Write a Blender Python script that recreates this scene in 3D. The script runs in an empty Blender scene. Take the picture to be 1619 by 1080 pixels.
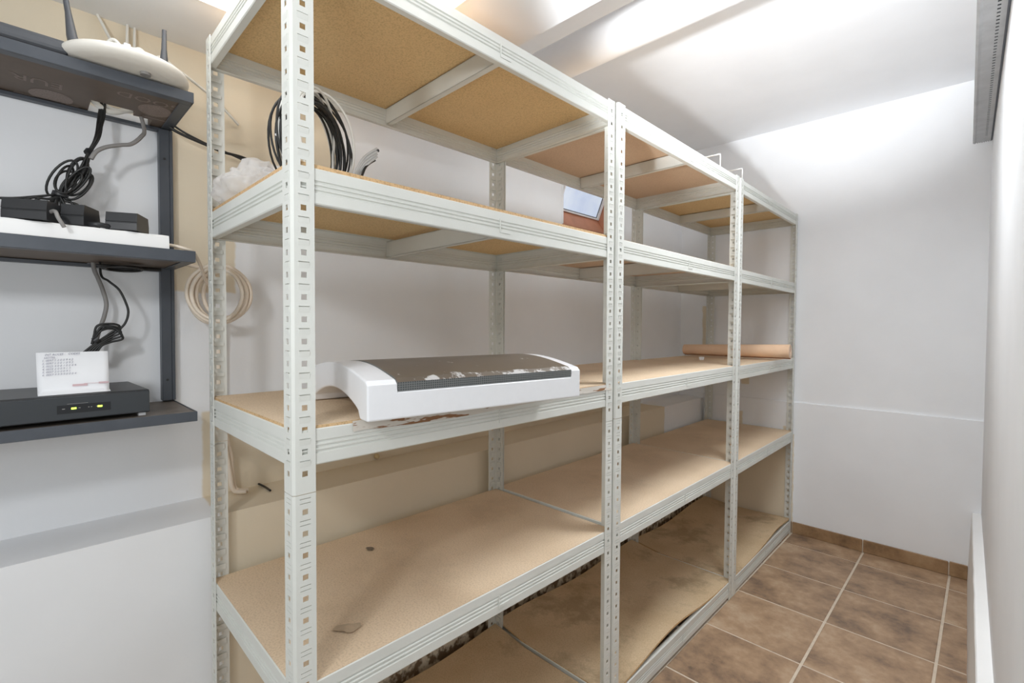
import bpy, bmesh, math, random
from mathutils import Vector, Matrix, noise
random.seed(7)
SC = bpy.context.scene
COL = SC.collection

# ------------------------------------------------------------------ camera
cam = bpy.data.cameras.new('camera')
camo = bpy.data.objects.new('camera', cam)
COL.objects.link(camo)
cam.sensor_fit = 'HORIZONTAL'
cam.sensor_width = 36.0
cam.lens = 16.99
cam.shift_y = -0.0032
cam.clip_start = 0.01
FW = Vector((-0.70070, 0.71299, -0.025746))
RT = Vector((0.713124, 0.701019, 0.005176))
UP = Vector((-0.021739, 0.014733, 0.999655))
m = Matrix.Identity(4)
for i in range(3):
    m[i][0] = RT[i]; m[i][1] = UP[i]; m[i][2] = -FW[i]
m.translation = (1.2514, -0.2973, 1.1663)
camo.matrix_world = m
SC.camera = camo

# ------------------------------------------------------------------ light
SC.view_settings.view_transform = 'Standard'
SC.view_settings.look = 'None'
SC.view_settings.gamma = 1.0
SC.view_settings.use_curve_mapping = False
SC.view_settings.exposure = -0.12
SC.cycles.diffuse_bounces = 10
SC.cycles.max_bounces = 16
W = bpy.data.worlds.new('world'); SC.world = W
W.use_nodes = True
W.node_tree.nodes['Background'].inputs[0].default_value = (0.95, 0.98, 1.0, 1)
W.node_tree.nodes['Background'].inputs[1].default_value = 0.60

def lamp(name, kind, loc, target, energy, color=(1, 1, 1), **kw):
    L = bpy.data.lights.new(name, kind)
    L.energy = energy; L.color = color
    for k, v in kw.items(): setattr(L, k, v)
    o = bpy.data.objects.new(name, L); COL.objects.link(o)
    o.location = loc
    o.rotation_euler = (Vector(target) - Vector(loc)).to_track_quat('-Z', 'Y').to_euler()
    return o
# the photographer's flash, bounced off the far ceiling
lamp('bounce_flash', 'SPOT', (0.94, -0.45, 1.22), (0.74, 1.78, 2.31), 370, (0.94, 0.97, 1.0),
     spot_size=math.radians(35), spot_blend=0.9, shadow_soft_size=0.04)
lamp('flash_spill', 'POINT', (0.94, -0.47, 1.16), (0, 0, 0), 6.0, (0.94, 0.98, 1.0), shadow_soft_size=0.12)
# a ceiling lamp in the corridor the camera stands in
lamp('corridor_lamp', 'AREA', (1.0, -0.78, 1.63), (0.0, 0.3, 1.35), 5.0, (0.96, 0.98, 1.0), size=0.12)
# added fill light, hidden behind the drain pipe, to brighten the far end
lamp('far_end_fill', 'AREA', (0.90, 1.32, 2.288), (0.90, 1.32, 0), 14, (0.93, 0.965, 1.0), spread=math.radians(140), shape='RECTANGLE', size=0.55, size_y=0.2)

# ------------------------------------------------------------------ materials
def newmat(name):
    M = bpy.data.materials.new(name); M.use_nodes = True
    nt = M.node_tree; b = nt.nodes['Principled BSDF']
    return M, nt, b
def N(nt, kind, **kw):
    n = nt.nodes.new(kind)
    for k, v in kw.items(): setattr(n, k, v)
    return n
def math_node(nt, op, a, b=None):
    n = N(nt, 'ShaderNodeMath', operation=op)
    for i, v in enumerate((a, b)):
        if v is None: continue
        if isinstance(v, (int, float)): n.inputs[i].default_value = v
        else: nt.links.new(v, n.inputs[i])
    return n.outputs[0]
def noise_tex(nt, scale, detail=3, coord='Object', vec=None, rough=0.55):
    t = N(nt, 'ShaderNodeTexNoise')
    t.inputs['Scale'].default_value = scale; t.inputs['Detail'].default_value = detail
    t.inputs['Roughness'].default_value = rough
    if vec is None:
        tc = N(nt, 'ShaderNodeTexCoord'); vec = tc.outputs[coord]
    nt.links.new(vec, t.inputs['Vector'])
    return t.outputs['Fac']
def ramp(nt, fac, stops):
    r = N(nt, 'ShaderNodeValToRGB')
    e = r.color_ramp.elements
    while len(e) < len(stops): e.new(0.5)
    for i, (p, c) in enumerate(stops):
        e[i].position = p; e[i].color = (*c, 1) if len(c) == 3 else c
    nt.links.new(fac, r.inputs['Fac'])
    return r.outputs['Color']
def mix(nt, fac, a, b):
    n = N(nt, 'ShaderNodeMix', data_type='RGBA')
    if isinstance(fac, (int, float)): n.inputs[0].default_value = fac
    else: nt.links.new(fac, n.inputs[0])
    for i, v in ((6, a), (7, b)):
        if isinstance(v, tuple): n.inputs[i].default_value = (*v, 1)
        else: nt.links.new(v, n.inputs[i])
    return n.outputs[2]
def bump(nt, b, h, strength=0.2, dist=0.002):
    n = N(nt, 'ShaderNodeBump'); n.inputs['Strength'].default_value = strength
    n.inputs['Distance'].default_value = dist
    nt.links.new(h, n.inputs['Height']); nt.links.new(n.outputs[0], b.inputs['Normal'])
def plain(name, col, rough=0.5, metal=0.0, grain=0.0, gscale=60, bmp=0.0, spec=None):
    M, nt, b = newmat(name)
    b.inputs['Roughness'].default_value = rough; b.inputs['Metallic'].default_value = metal
    if spec is not None: b.inputs['Specular IOR Level'].default_value = spec
    f = noise_tex(nt, gscale, 4)
    lo = tuple(max(0, c * (1 - grain)) for c in col); hi = tuple(min(1, c * (1 + grain)) for c in col)
    nt.links.new(ramp(nt, f, [(0.3, lo), (0.7, hi)]), b.inputs['Base Color'])
    if bmp: bump(nt, b, f, bmp)
    return M
def emis(name, col, s):
    M, nt, b = newmat(name)
    b.inputs['Base Color'].default_value = (*col, 1)
    b.inputs['Emission Color'].default_value = (*col, 1)
    b.inputs['Emission Strength'].default_value = s
    return M

WHITE = (0.845, 0.86, 0.88)
BEIGE = (0.75, 0.665, 0.52)
def world_pos(nt, jit=0.004, scale=25):
    g = N(nt, 'ShaderNodeNewGeometry')
    t = N(nt, 'ShaderNodeTexNoise'); t.inputs['Scale'].default_value = scale; t.inputs['Detail'].default_value = 4
    nt.links.new(g.outputs['Position'], t.inputs['Vector'])
    s = N(nt, 'ShaderNodeVectorMath', operation='SUBTRACT'); nt.links.new(t.outputs['Color'], s.inputs[0]); s.inputs[1].default_value = (.5, .5, .5)
    k = N(nt, 'ShaderNodeVectorMath', operation='SCALE'); nt.links.new(s.outputs[0], k.inputs[0]); k.inputs['Scale'].default_value = jit * 4
    a = N(nt, 'ShaderNodeVectorMath', operation='ADD'); nt.links.new(g.outputs['Position'], a.inputs[0]); nt.links.new(k.outputs[0], a.inputs[1])
    x = N(nt, 'ShaderNodeSeparateXYZ'); nt.links.new(a.outputs[0], x.inputs[0])
    return x.outputs, g.outputs['Position']
def boxmask(nt, xyz, soft=0.004, **lim):
    out = None
    for k, v in lim.items():
        ax = 'xyz'.index(k[0])
        r = N(nt, 'ShaderNodeMapRange', interpolation_type='SMOOTHSTEP')
        nt.links.new(xyz[ax], r.inputs[0])
        r.inputs[1].default_value = v - soft; r.inputs[2].default_value = v + soft
        r.inputs[3].default_value, r.inputs[4].default_value = (0, 1) if k[1] == '0' else (1, 0)
        out = r.outputs[0] if out is None else math_node(nt, 'MULTIPLY', out, r.outputs[0])
    return out
def wall_mat(name, boxes, white=WHITE, mould_shade=None):
    M, nt, b = newmat(name)
    b.inputs['Roughness'].default_value = 0.75
    b.inputs['Specular IOR Level'].default_value = 0.25
    xyz, pos = world_pos(nt)
    f = noise_tex(nt, 3.0, 4, vec=pos)
    base = ramp(nt, f, [(0.3, tuple(c * 0.965 for c in white)), (0.7, tuple(min(1, c * 1.02) for c in white))])
    mask = None
    for bx in boxes:
        k = boxmask(nt, xyz, **bx)
        mask = k if mask is None else math_node(nt, 'MAXIMUM', mask, k)
    if mask is not None:
        be = ramp(nt, f, [(0.3, tuple(c * 0.96 for c in BEIGE)), (0.7, tuple(c * 1.03 for c in BEIGE))])
        base = mix(nt, mask, base, be)
    for s in (mould_shade or []):
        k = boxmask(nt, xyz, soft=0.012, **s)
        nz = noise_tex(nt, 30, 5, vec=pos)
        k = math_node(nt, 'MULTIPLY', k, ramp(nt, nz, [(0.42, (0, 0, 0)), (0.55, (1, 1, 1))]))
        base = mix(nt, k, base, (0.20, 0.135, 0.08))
    nt.links.new(base, b.inputs['Base Color'])
    h = noise_tex(nt, 90, 5, vec=pos)
    bump(nt, b, h, 0.12, 0.002)
    return M
M_wall_left = wall_mat('painted_plaster_left', [
    dict(x0=-.3, x1=-.1, y0=-1.3, y1=.055, z0=1.66),
    dict(x0=-.3, x1=-.1, y0=-.045, y1=.112, z0=1.25),
    dict(x0=-.3, x1=-.1, y0=-.045, y1=.40, z0=1.40),
    dict(y0=.03, y1=2.24, z0=.53, z1=.935),
    dict(y0=.03, y1=2.20, z1=.60),
    dict(y0=2.1, z1=.50),
    dict(x0=-.3, x1=-.1, y0=2.40, y1=2.66, z0=.90, z1=.955),
], mould_shade=[dict(y0=.2, y1=2.7, z1=.100)])  # strip painted dark for mould and the shaded gap behind the bottom boards
M_wall_back = wall_mat('painted_plaster_back', [
    dict(x1=.485, z1=.56),
    dict(x0=-.052, x1=-.028, z0=1.0, z1=1.30),
    dict(x0=-.02, x1=.10, z0=.84, z1=.95),
    dict(x0=.19, x1=.235, z0=.82, z1=.96),
    dict(x0=.18, x1=.205, z0=.55, z1=.66),
    dict(x0=.43, x1=.472, z0=.52, z1=.60),
])
M_wall = wall_mat('painted_plaster', [])
M_ceil = wall_mat('ceiling_plaster', [], white=(0.85, 0.87, 0.90))
M_curb = wall_mat('curb_plaster', [], white=(0.84, 0.84, 0.83))

# rack paint: pale grey-green enamel with fine rolled ridges
def rack_paint():
    M, nt, b = newmat('grey_white_enamel')
    b.inputs['Roughness'].default_value = 0.55
    tc = N(nt, 'ShaderNodeTexCoord')
    f = noise_tex(nt, 9, 4, vec=tc.outputs['Object'])
    nt.links.new(ramp(nt, f, [(0.25, (0.655, 0.665, 0.62)), (0.75, (0.71, 0.72, 0.68))]), b.inputs['Base Color'])
    w = N(nt, 'ShaderNodeTexNoise'); w.inputs['Scale'].default_value = 300
    nt.links.new(tc.outputs['Object'], w.inputs['Vector'])
    bump(nt, b, w.outputs['Fac'], 0.08, 0.001)
    return M
M_rack = rack_paint()
def chipboard(name, a, c, stain=0.0, speck=0.5):
    M, nt, b = newmat(name)
    b.inputs['Roughness'].default_value = 0.7
    b.inputs['Specular IOR Level'].default_value = 0.3
    tc = N(nt, 'ShaderNodeTexCoord'); v = tc.outputs['Object']
    big = noise_tex(nt, 5.0, 5, vec=v); fine = noise_tex(nt, 260, 3, vec=v)
    col = ramp(nt, big, [(0.25, a), (0.75, c)])
    sp = ramp(nt, fine, [(0.30, (0.62, 0.58, 0.52)), (0.55, (1, 1, 1))])
    n = N(nt, 'ShaderNodeMix', data_type='RGBA', blend_type='MULTIPLY'); n.inputs[0].default_value = speck
    nt.links.new(col, n.inputs[6]); nt.links.new(sp, n.inputs[7])
    col = n.outputs[2]
    if stain:
        st = noise_tex(nt, 3.1, 6, vec=v, rough=0.7)
        k = ramp(nt, st, [(0.52, (0, 0, 0)), (0.62, (stain, stain, stain)), (0.75, (stain * .6,) * 3)])
        col = mix(nt, k, col, tuple(x * 0.55 for x in a))
    nt.links.new(col, b.inputs['Base Color'])
    bump(nt, b, fine, 0.05, 0.001)
    return M
M_top = chipboard('hardboard_top', (0.69, 0.535, 0.37), (0.78, 0.625, 0.455), 0.2)
M_top_low = chipboard('hardboard_top_stained', (0.56, 0.41, 0.245), (0.71, 0.56, 0.375), 0.6)
M_under = chipboard('chipboard_underside', (0.76, 0.545, 0.28), (0.80, 0.59, 0.315), 0, 0.6)
M_under2 = chipboard('hardboard_underside_pinkish', (0.64, 0.47, 0.335), (0.70, 0.52, 0.37), 0, 0.4)
M_edge = chipboard('raw_board_edge', (0.62, 0.40, 0.20), (0.70, 0.50, 0.29), 0, 0.9)

def tile_mat(name, cols):
    M, nt, b = newmat(name)
    tc = N(nt, 'ShaderNodeNewGeometry'); v = tc.outputs['Position']
    oi = N(nt, 'ShaderNodeObjectInfo')
    ad = N(nt, 'ShaderNodeVectorMath', operation='ADD')
    sc = N(nt, 'ShaderNodeVectorMath', operation='SCALE'); nt.links.new(oi.outputs['Random'], sc.inputs[0]); sc.inputs['Scale'].default_value = 20
    nt.links.new(v, ad.inputs[0]); nt.links.new(sc.outputs[0], ad.inputs[1])
    f = noise_tex(nt, 6.5, 8, vec=ad.outputs[0], rough=0.68)
    g = noise_tex(nt, 45, 4, vec=ad.outputs[0])
    f2 = math_node(nt, 'ADD', math_node(nt, 'MULTIPLY', f, 0.85), math_node(nt, 'MULTIPLY', g, 0.15))
    f3 = math_node(nt, 'ADD', f2, math_node(nt, 'MULTIPLY', math_node(nt, 'SUBTRACT', oi.outputs['Random'], 0.5), 0.06))
    nt.links.new(ramp(nt, f3, [(0.34, cols[0]), (0.46, cols[1]), (0.55, cols[2]), (0.68, cols[3])]), b.inputs['Base Color'])
    b.inputs['Roughness'].default_value = 0.45
    bump(nt, b, g, 0.1, 0.001)
    return M
M_tile = tile_mat('brown_stone_tile', [(0.17, 0.115, 0.08), (0.32, 0.21, 0.13), (0.41, 0.275, 0.17), (0.52, 0.385, 0.265)])
M_skirt = tile_mat('brown_skirting_tile', [(0.16, 0.095, 0.05), (0.28, 0.17, 0.085), (0.35, 0.22, 0.115), (0.42, 0.29, 0.165)])
M_grout = plain('pale_grout', (0.64, 0.55, 0.44), 0.9, grain=0.08, gscale=40)
M_dark = plain('dark_grey_steel', (0.066, 0.075, 0.09), 0.4, grain=0.08, gscale=30)
M_board = plain('brown_board', (0.125, 0.09, 0.065), 0.55, grain=0.10, gscale=18)
M_boardtop = plain('grey_brown_laminate', (0.155, 0.13, 0.11), 0.5, grain=0.22, gscale=22)
M_print = plain('faded_print', (0.25, 0.20, 0.175), 0.7, grain=0.25, gscale=420)
M_black = plain('black_plastic', (0.022, 0.023, 0.025), 0.38, grain=0.15, gscale=40)
M_slab = plain('grey_plastic_case', (0.085, 0.09, 0.10), 0.35, grain=0.05)
M_cord = plain('black_cord', (0.018, 0.018, 0.017), 0.45)
M_gcord = plain('grey_cord', (0.26, 0.25, 0.24), 0.5)
M_wcord = plain('white_cord', (0.78, 0.77, 0.72), 0.45)
M_cream = plain('cream_cord', (0.80, 0.70, 0.58), 0.45)
M_wplast = plain('white_plastic', (0.82, 0.83, 0.85), 0.3, grain=0.01)
M_ivory = plain('ivory_plastic', (0.84, 0.81, 0.74), 0.32, grain=0.02)
M_strip = plain('white_socket_plastic', (0.84, 0.84, 0.83), 0.35)
M_led = emis('green_led', (0.55, 1.0, 0.05), 6.0)
M_paper = plain('white_paper', (0.84, 0.85, 0.87), 0.8, grain=0.02, gscale=12)
M_ink = plain('blue_grey_ink', (0.26, 0.26, 0.34), 0.8)
M_inkpink = plain('pink_ink', (0.62, 0.44, 0.46), 0.8)
M_peach = plain('peach_foam', (0.80, 0.56, 0.38), 0.75, grain=0.05, gscale=14)
M_peach_in = plain('pale_roll_end', (0.82, 0.68, 0.56), 0.8, grain=0.05)
M_pipe = plain('white_painted_pipe', (0.80, 0.80, 0.81), 0.35, grain=0.015, gscale=5)
M_zinc = plain('galvanised_steel', (0.46, 0.47, 0.48), 0.45, 0.35, grain=0.10, gscale=18)
M_holeblack = plain('dark_slot', (0.02, 0.02, 0.022), 0.8)
M_terra = plain('terracotta_tile', (0.46, 0.20, 0.115), 0.5, grain=0.12, gscale=14)
M_alu = plain('white_window_frame', (0.80, 0.80, 0.82), 0.4)
M_gasket_shade = plain('gasket_and_gap_shade', (0.10, 0.11, 0.13), 0.6)
M_wire = plain('white_coated_wire', (0.85, 0.85, 0.84), 0.35)
M_foamplug = plain('yellowed_plug', (0.62, 0.50, 0.29), 0.8, grain=0.15)
def frosted():
    M, nt, b = newmat('frosted_daylight_pane')
    f = noise_tex(nt, 7, 4)
    c = ramp(nt, f, [(0.3, (0.52, 0.62, 0.82)), (0.7, (0.74, 0.82, 0.95))])
    b.inputs['Base Color'].default_value = (0.3, 0.33, 0.38, 1)
    nt.links.new(c, b.inputs['Emission Color']); b.inputs['Emission Strength'].default_value = 0.75
    b.inputs['Roughness'].default_value = 0.15
    return M
M_pane = frosted()
def bag_mat():
    M, nt, b = newmat('thin_plastic_film')
    b.inputs['Base Color'].default_value = (0.93, 0.93, 0.93, 1)
    b.inputs['Roughness'].default_value = 0.22
    out = nt.nodes['Material Output']
    tr = N(nt, 'ShaderNodeBsdfTransparent'); tl = N(nt, 'ShaderNodeBsdfTranslucent')
    tl.inputs[0].default_value = (0.95, 0.95, 0.95, 1)
    m1 = N(nt, 'ShaderNodeMixShader'); m1.inputs[0].default_value = 0.45
    nt.links.new(b.outputs[0], m1.inputs[1]); nt.links.new(tl.outputs[0], m1.inputs[2])
    m2 = N(nt, 'ShaderNodeMixShader'); m2.inputs[0].default_value = 0.36
    nt.links.new(m1.outputs[0], m2.inputs[1]); nt.links.new(tr.outputs[0], m2.inputs[2])
    nt.links.new(m2.outputs[0], out.inputs[0])
    return M
M_bag = bag_mat()
def dusty_panel():
    M, nt, b = newmat('dusty_dark_panel')
    tc = N(nt, 'ShaderNodeTexCoord'); v = tc.outputs['Object']
    x = N(nt, 'ShaderNodeSeparateXYZ'); nt.links.new(v, x.inputs[0])
    f = noise_tex(nt, 26, 6, vec=v, rough=0.7)
    col = ramp(nt, noise_tex(nt, 4, 3, vec=v), [(0.3, (0.115, 0.09, 0.068)), (0.7, (0.155, 0.125, 0.095))])
    # worn pale scuffs near the front edge (local y small)
    near = N(nt, 'ShaderNodeMapRange'); nt.links.new(x.outputs[1], near.inputs[0])
    near.inputs[1].default_value = 0.004; near.inputs[2].default_value = 0.045; near.inputs[3].default_value = 1; near.inputs[4].default_value = 0
    s = math_node(nt, 'ADD', f, math_node(nt, 'MULTIPLY', near.outputs[0], 0.16))
    k = ramp(nt, s, [(0.66, (0, 0, 0)), (0.71, (1, 1, 1))])
    nt.links.new(mix(nt, k, col, (0.55, 0.54, 0.53)), b.inputs['Base Color'])
    b.inputs['Roughness'].default_value = 0.38
    return M
M_dusty = dusty_panel()
def grid_mat():
    M, nt, b = newmat('dark_ribbed_front')
    tc = N(nt, 'ShaderNodeTexCoord')
    t = N(nt, 'ShaderNodeTexBrick'); t.offset = 0.0
    t.inputs['Scale'].default_value = 1.0
    t.inputs['Brick Width'].default_value = 0.0045; t.inputs['Row Height'].default_value = 0.004
    t.inputs['Mortar Size'].default_value = 0.0007
    t.inputs['Color1'].default_value = (0.055, 0.06, 0.062, 1); t.inputs['Color2'].default_value = (0.07, 0.075, 0.078, 1)
    t.inputs['Mortar'].default_value = (0.17, 0.18, 0.175, 1)
    mp = N(nt, 'ShaderNodeMapping'); mp.inputs['Rotation'].default_value = (math.radians(90), 0, 0)
    nt.links.new(tc.outputs['Object'], mp.inputs[0]); nt.links.new(mp.outputs[0], t.inputs['Vector'])
    nt.links.new(t.outputs['Color'], b.inputs['Base Color'])
    b.inputs['Roughness'].default_value = 0.4
    return M
M_grid = grid_mat()
def torn_mat():
    M, nt, b = newmat('torn_white_edging')
    tc = N(nt, 'ShaderNodeTexCoord')
    mp = N(nt, 'ShaderNodeMapping'); mp.inputs['Scale'].default_value = (1, 0.22, 1.5)
    nt.links.new(tc.outputs['Object'], mp.inputs[0])
    f = noise_tex(nt, 34, 4, vec=mp.outputs[0], rough=0.6)
    k = ramp(nt, f, [(0.515, (0, 0, 0)), (0.535, (1, 1, 1))])
    nt.links.new(mix(nt, k, (0.62, 0.58, 0.52), (0.25, 0.12, 0.05)), b.inputs['Base Color'])
    b.inputs['Roughness'].default_value = 0.7
    return M
M_torn = torn_mat()

# ------------------------------------------------------------------ helpers
class MB:
    def __init__(s): s.v = []; s.f = []; s.mi = []; s.smooth = set()
    def add(s, vs, fs, mi=0, smooth=False):
        o = len(s.v); s.v += [tuple(p) for p in vs]
        for f in fs:
            if smooth: s.smooth.add(len(s.f))
            s.f.append(tuple(o + i for i in f)); s.mi.append(mi)
        return s
    def box(s, a, b, mi=0):
        (x0, y0, z0), (x1, y1, z1) = a, b
        vs = [(x0, y0, z0), (x1, y0, z0), (x1, y1, z0), (x0, y1, z0), (x0, y0, z1), (x1, y0, z1), (x1, y1, z1), (x0, y1, z1)]
        return s.add(vs, [(0, 3, 2, 1), (4, 5, 6, 7), (0, 1, 5, 4), (1, 2, 6, 5), (2, 3, 7, 6), (3, 0, 4, 7)], mi)
    def frame_box(s, o, u, v, w, mi=0):
        o, u, v, w = map(Vector, (o, u, v, w))
        vs = [o, o + u, o + u + v, o + v, o + w, o + u + w, o + u + v + w, o + v + w]
        return s.add(vs, [(0, 3, 2, 1), (4, 5, 6, 7), (0, 1, 5, 4), (1, 2, 6, 5), (2, 3, 7, 6), (3, 0, 4, 7)], mi)
    def tube(s, pts, r, seg=8, mi=0, cap=True):
        pts = [Vector(p) for p in pts]; n = len(pts)
        rs = r if isinstance(r, (list, tuple)) else [r] * n
        t0 = (pts[1] - pts[0]).normalized()
        a = t0.orthogonal().normalized(); rings = []
        for i, p in enumerate(pts):
            t = (pts[min(i + 1, n - 1)] - pts[max(i - 1, 0)])
            t = t.normalized() if t.length > 1e-9 else t0
            a = (a - t * a.dot(t));
            a = a.normalized() if a.length > 1e-6 else t.orthogonal().normalized()
            b = t.cross(a)
            rings.append([p + (a * math.cos(2 * math.pi * k / seg) + b * math.sin(2 * math.pi * k / seg)) * rs[i] for k in range(seg)])
        vs = [q for R in rings for q in R]; fs = []
        for i in range(n - 1):
            for k in range(seg):
                k2 = (k + 1) % seg
                fs.append((i * seg + k, i * seg + k2, (i + 1) * seg + k2, (i + 1) * seg + k))
        s.add(vs, fs, mi, True)
        if cap: s.add(rings[0], [tuple(range(seg - 1, -1, -1))], mi); s.add(rings[-1], [tuple(range(seg))], mi)
        return s
    def prism(s, prof, o, u, v, w, mi=0, smooth=False):
        """closed 2-D profile (a,b) in axes u,v, extruded along w"""
        o, u, v, w = map(Vector, (o, u, v, w)); n = len(prof)
        A = [o + u * a + v * b for a, b in prof]; B = [p + w for p in A]
        flip = u.cross(v).dot(w) < 0
        side = [(i, (i + 1) % n, n + (i + 1) % n, n + i) for i in range(n)]
        caps = [tuple(range(n - 1, -1, -1)), tuple(range(n, 2 * n))]
        if flip: side = [f[::-1] for f in side]; caps = [f[::-1] for f in caps]
        s.add(A + B, side, mi, smooth); s.add(A + B, caps, mi)
        return s
    def lathe(s, prof, c, seg=32, mi=0, sx=1, sy=1):
        c = Vector(c); vs = []; fs = []
        for r, z in prof:
            for k in range(seg):
                t = 2 * math.pi * k / seg
                vs.append(c + Vector((r * math.cos(t) * sx, r * math.sin(t) * sy, z)))
        for i in range(len(prof) - 1):
            for k in range(seg):
                k2 = (k + 1) % seg
                fs.append((i * seg + k, i * seg + k2, (i + 1) * seg + k2, (i + 1) * seg + k))
        s.add(vs, fs, mi, True)
        s.add(vs[:seg], [tuple(range(seg - 1, -1, -1))], mi); s.add(vs[-seg:], [tuple(range(seg))], mi)
        return s
    def mesh(s, name, mats):
        me = bpy.data.meshes.new(name); me.from_pydata(s.v, [], s.f)
        for m_ in (mats if isinstance(mats, (list, tuple)) else [mats]): me.materials.append(m_)
        for i, p in enumerate(me.polygons):
            p.material_index = s.mi[i]; p.use_smooth = i in s.smooth
        me.update()
        return me
    def build(s, name, mats, parent=None, loc=None):
        o = bpy.data.objects.new(name, s.mesh(name, mats)); COL.objects.link(o)
        if parent: o.parent = parent
        if loc: o.location = loc
        return o
def solidify(o, t, off=-1):
    md = o.modifiers.new('solid', 'SOLIDIFY'); md.thickness = t; md.offset = off
    return o
def bevel(o, w, seg=2, ang=40):
    md = o.modifiers.new('bev', 'BEVEL'); md.width = w; md.segments = seg; md.limit_method = 'ANGLE'; md.angle_limit = math.radians(ang)
    return o
def tag(o, label=None, cat=None, group=None, kind=None):
    if label: o['label'] = label
    if cat: o['category'] = cat
    if group: o['group'] = group
    if kind: o['kind'] = kind
    return o
def thing(name, label, cat, loc=(0, 0, 0), group=None):
    o = bpy.data.objects.new(name, None); COL.objects.link(o); o.location = loc; o.empty_display_size = 0.05
    return tag(o, label, cat, group)
def struct(o): o['kind'] = 'structure'; return o
def spline(pts, sub=8):
    P = [Vector(p) for p in pts]; out = []
    for i in range(len(P) - 1):
        a, b, c, d = P[max(i - 1, 0)], P[i], P[i + 1], P[min(i + 2, len(P) - 1)]
        for k in range(sub):
            t = k / sub
            out.append(0.5 * ((2 * b) + (c - a) * t + (2 * a - 5 * b + 4 * c - d) * t * t + (3 * b - a - 3 * c + d) * t ** 3))
    out.append(P[-1]); return out
def text_mesh(name, body, size, mat, parent, mw, shear=0.0, spacing=1.0):
    cu = bpy.data.curves.new(name, 'FONT'); cu.body = body; cu.size = size; cu.shear = shear; cu.space_line = spacing
    cu.resolution_u = 2
    t = bpy.data.objects.new(name, cu); COL.objects.link(t)
    dg = bpy.context.evaluated_depsgraph_get(); dg.update()
    me = bpy.data.meshes.new_from_object(t.evaluated_get(dg))
    bpy.data.objects.remove(t)
    me.materials.clear(); me.materials.append(mat)
    me.transform(mw)
    o = bpy.data.objects.new(name, me); COL.objects.link(o); o.parent = parent
    return o

# ------------------------------------------------------------------ the setting
YB = 2.775           # back wall
XU, XL, ZL = -0.20, -0.035, 0.715     # upper wall face, lower wall face, ledge height
ZC, ZS, YS = 2.30, 1.862, 0.582       # ceiling, soffit, soffit end
Y0 = -1.5
# left wall: upper part with a window opening, a ledge, and a thicker lower part
WY0, WY1, WZ0, WZ1 = 1.518, 1.878, 1.653, 1.95
b = MB()
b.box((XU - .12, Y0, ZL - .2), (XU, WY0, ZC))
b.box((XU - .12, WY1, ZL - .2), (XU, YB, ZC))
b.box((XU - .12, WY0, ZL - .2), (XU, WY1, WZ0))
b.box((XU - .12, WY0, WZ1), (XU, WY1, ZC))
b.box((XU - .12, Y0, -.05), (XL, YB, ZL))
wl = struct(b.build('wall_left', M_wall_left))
b = MB()
b.box((XU - .12, YB, -.05), (1.45, YB + .1, ZC))
b.box((XU, YB - .010, -.05), (1.26, YB, .742))
wb = struct(b.build('wall_back', M_wall_back))
def rx(y): return 1.250 + 0.0213 * (YB - y)
b = MB()
ya = .30
b.prism([(rx(YB), YB), (rx(ya), ya), (rx(ya) + .12, ya), (rx(YB) + .12, YB)], (0, 0, -.05), (1, 0, 0), (0, 1, 0), (0, 0, ZC + .05))
wr = struct(b.build('wall_right', M_wall))
b = MB()
n = 24; vs = []; fs = []
for i in range(n + 1):
    y = ya + (YB - .011 - ya) * i / n
    j = .0018 * noise.noise((y * 9, 0, 3))
    x0 = rx(y) - .040 + j
    vs += [(x0, y, 0), (x0 + .009, y, .312), (x0 + .012, y, .316), (rx(y) + .004, y, .318), (rx(y) + .004, y, 0)]
for i in range(n):
    for k in range(4):
        fs.append((i * 5 + k, i * 5 + k + 1, i * 5 + k + 6, i * 5 + k + 5))
b.add(vs, fs); b.add(vs[:5], [(0, 1, 2, 3, 4)]); b.add(vs[-5:], [(4, 3, 2, 1, 0)])
struct(b.build('trim_1', M_curb))
b = MB(); b.box((XU - .12, YS, ZC), (1.6, YB + .1, ZC + .1)); ce = struct(b.build('ceiling', M_ceil))
b = MB(); b.box((XU - .12, Y0, ZS), (1.6, YS, ZC + .1)); struct(b.build('trim_2', M_ceil))
# floor: grout bed with separate tiles
b = MB(); b.box((XL - .1, Y0, -.06), (1.6, YB, -.0025)); fl = struct(b.build('floor', M_grout))
xs = [.155, .485, .817, 1.150, 1.482]; ys = [YB - .006 - .17 + .338 * (i - 8) for i in range(9)]
ys = [2.597 - .3385 * k for k in range(8, -1, -1)] + [2.765]
g = .0045
for i in range(len(xs) - 1):
    for j in range(len(ys) - 1):
        x0, x1, y0, y1 = xs[i] + g, min(xs[i + 1] - g, rx((ys[j] + ys[j + 1]) / 2) - .032), ys[j] + g * .9, ys[j + 1] - g * .9
        b = MB(); dz = random.uniform(-.0004, .0004); c = .0022
        vs = [(x0, y0, -.004), (x1, y0, -.004), (x1, y1, -.004), (x0, y1, -.004)]
        vs += [(x0, y0, dz - .0012), (x1, y0, dz - .0012), (x1, y1, dz - .0012), (x0, y1, dz - .0012)]
        vs += [(x0 + c, y0 + c, dz), (x1 - c, y0 + c, dz), (x1 - c, y1 - c, dz), (x0 + c, y1 - c, dz)]
        b.add(vs, [(k, (k + 1) % 4, 4 + (k + 1) % 4, 4 + k) for k in range(4)] + [(4 + k, 4 + (k + 1) % 4, 8 + (k + 1) % 4, 8 + k) for k in range(4)] + [(8, 9, 10, 11)])
        b.build('tile', M_tile, fl)
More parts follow.
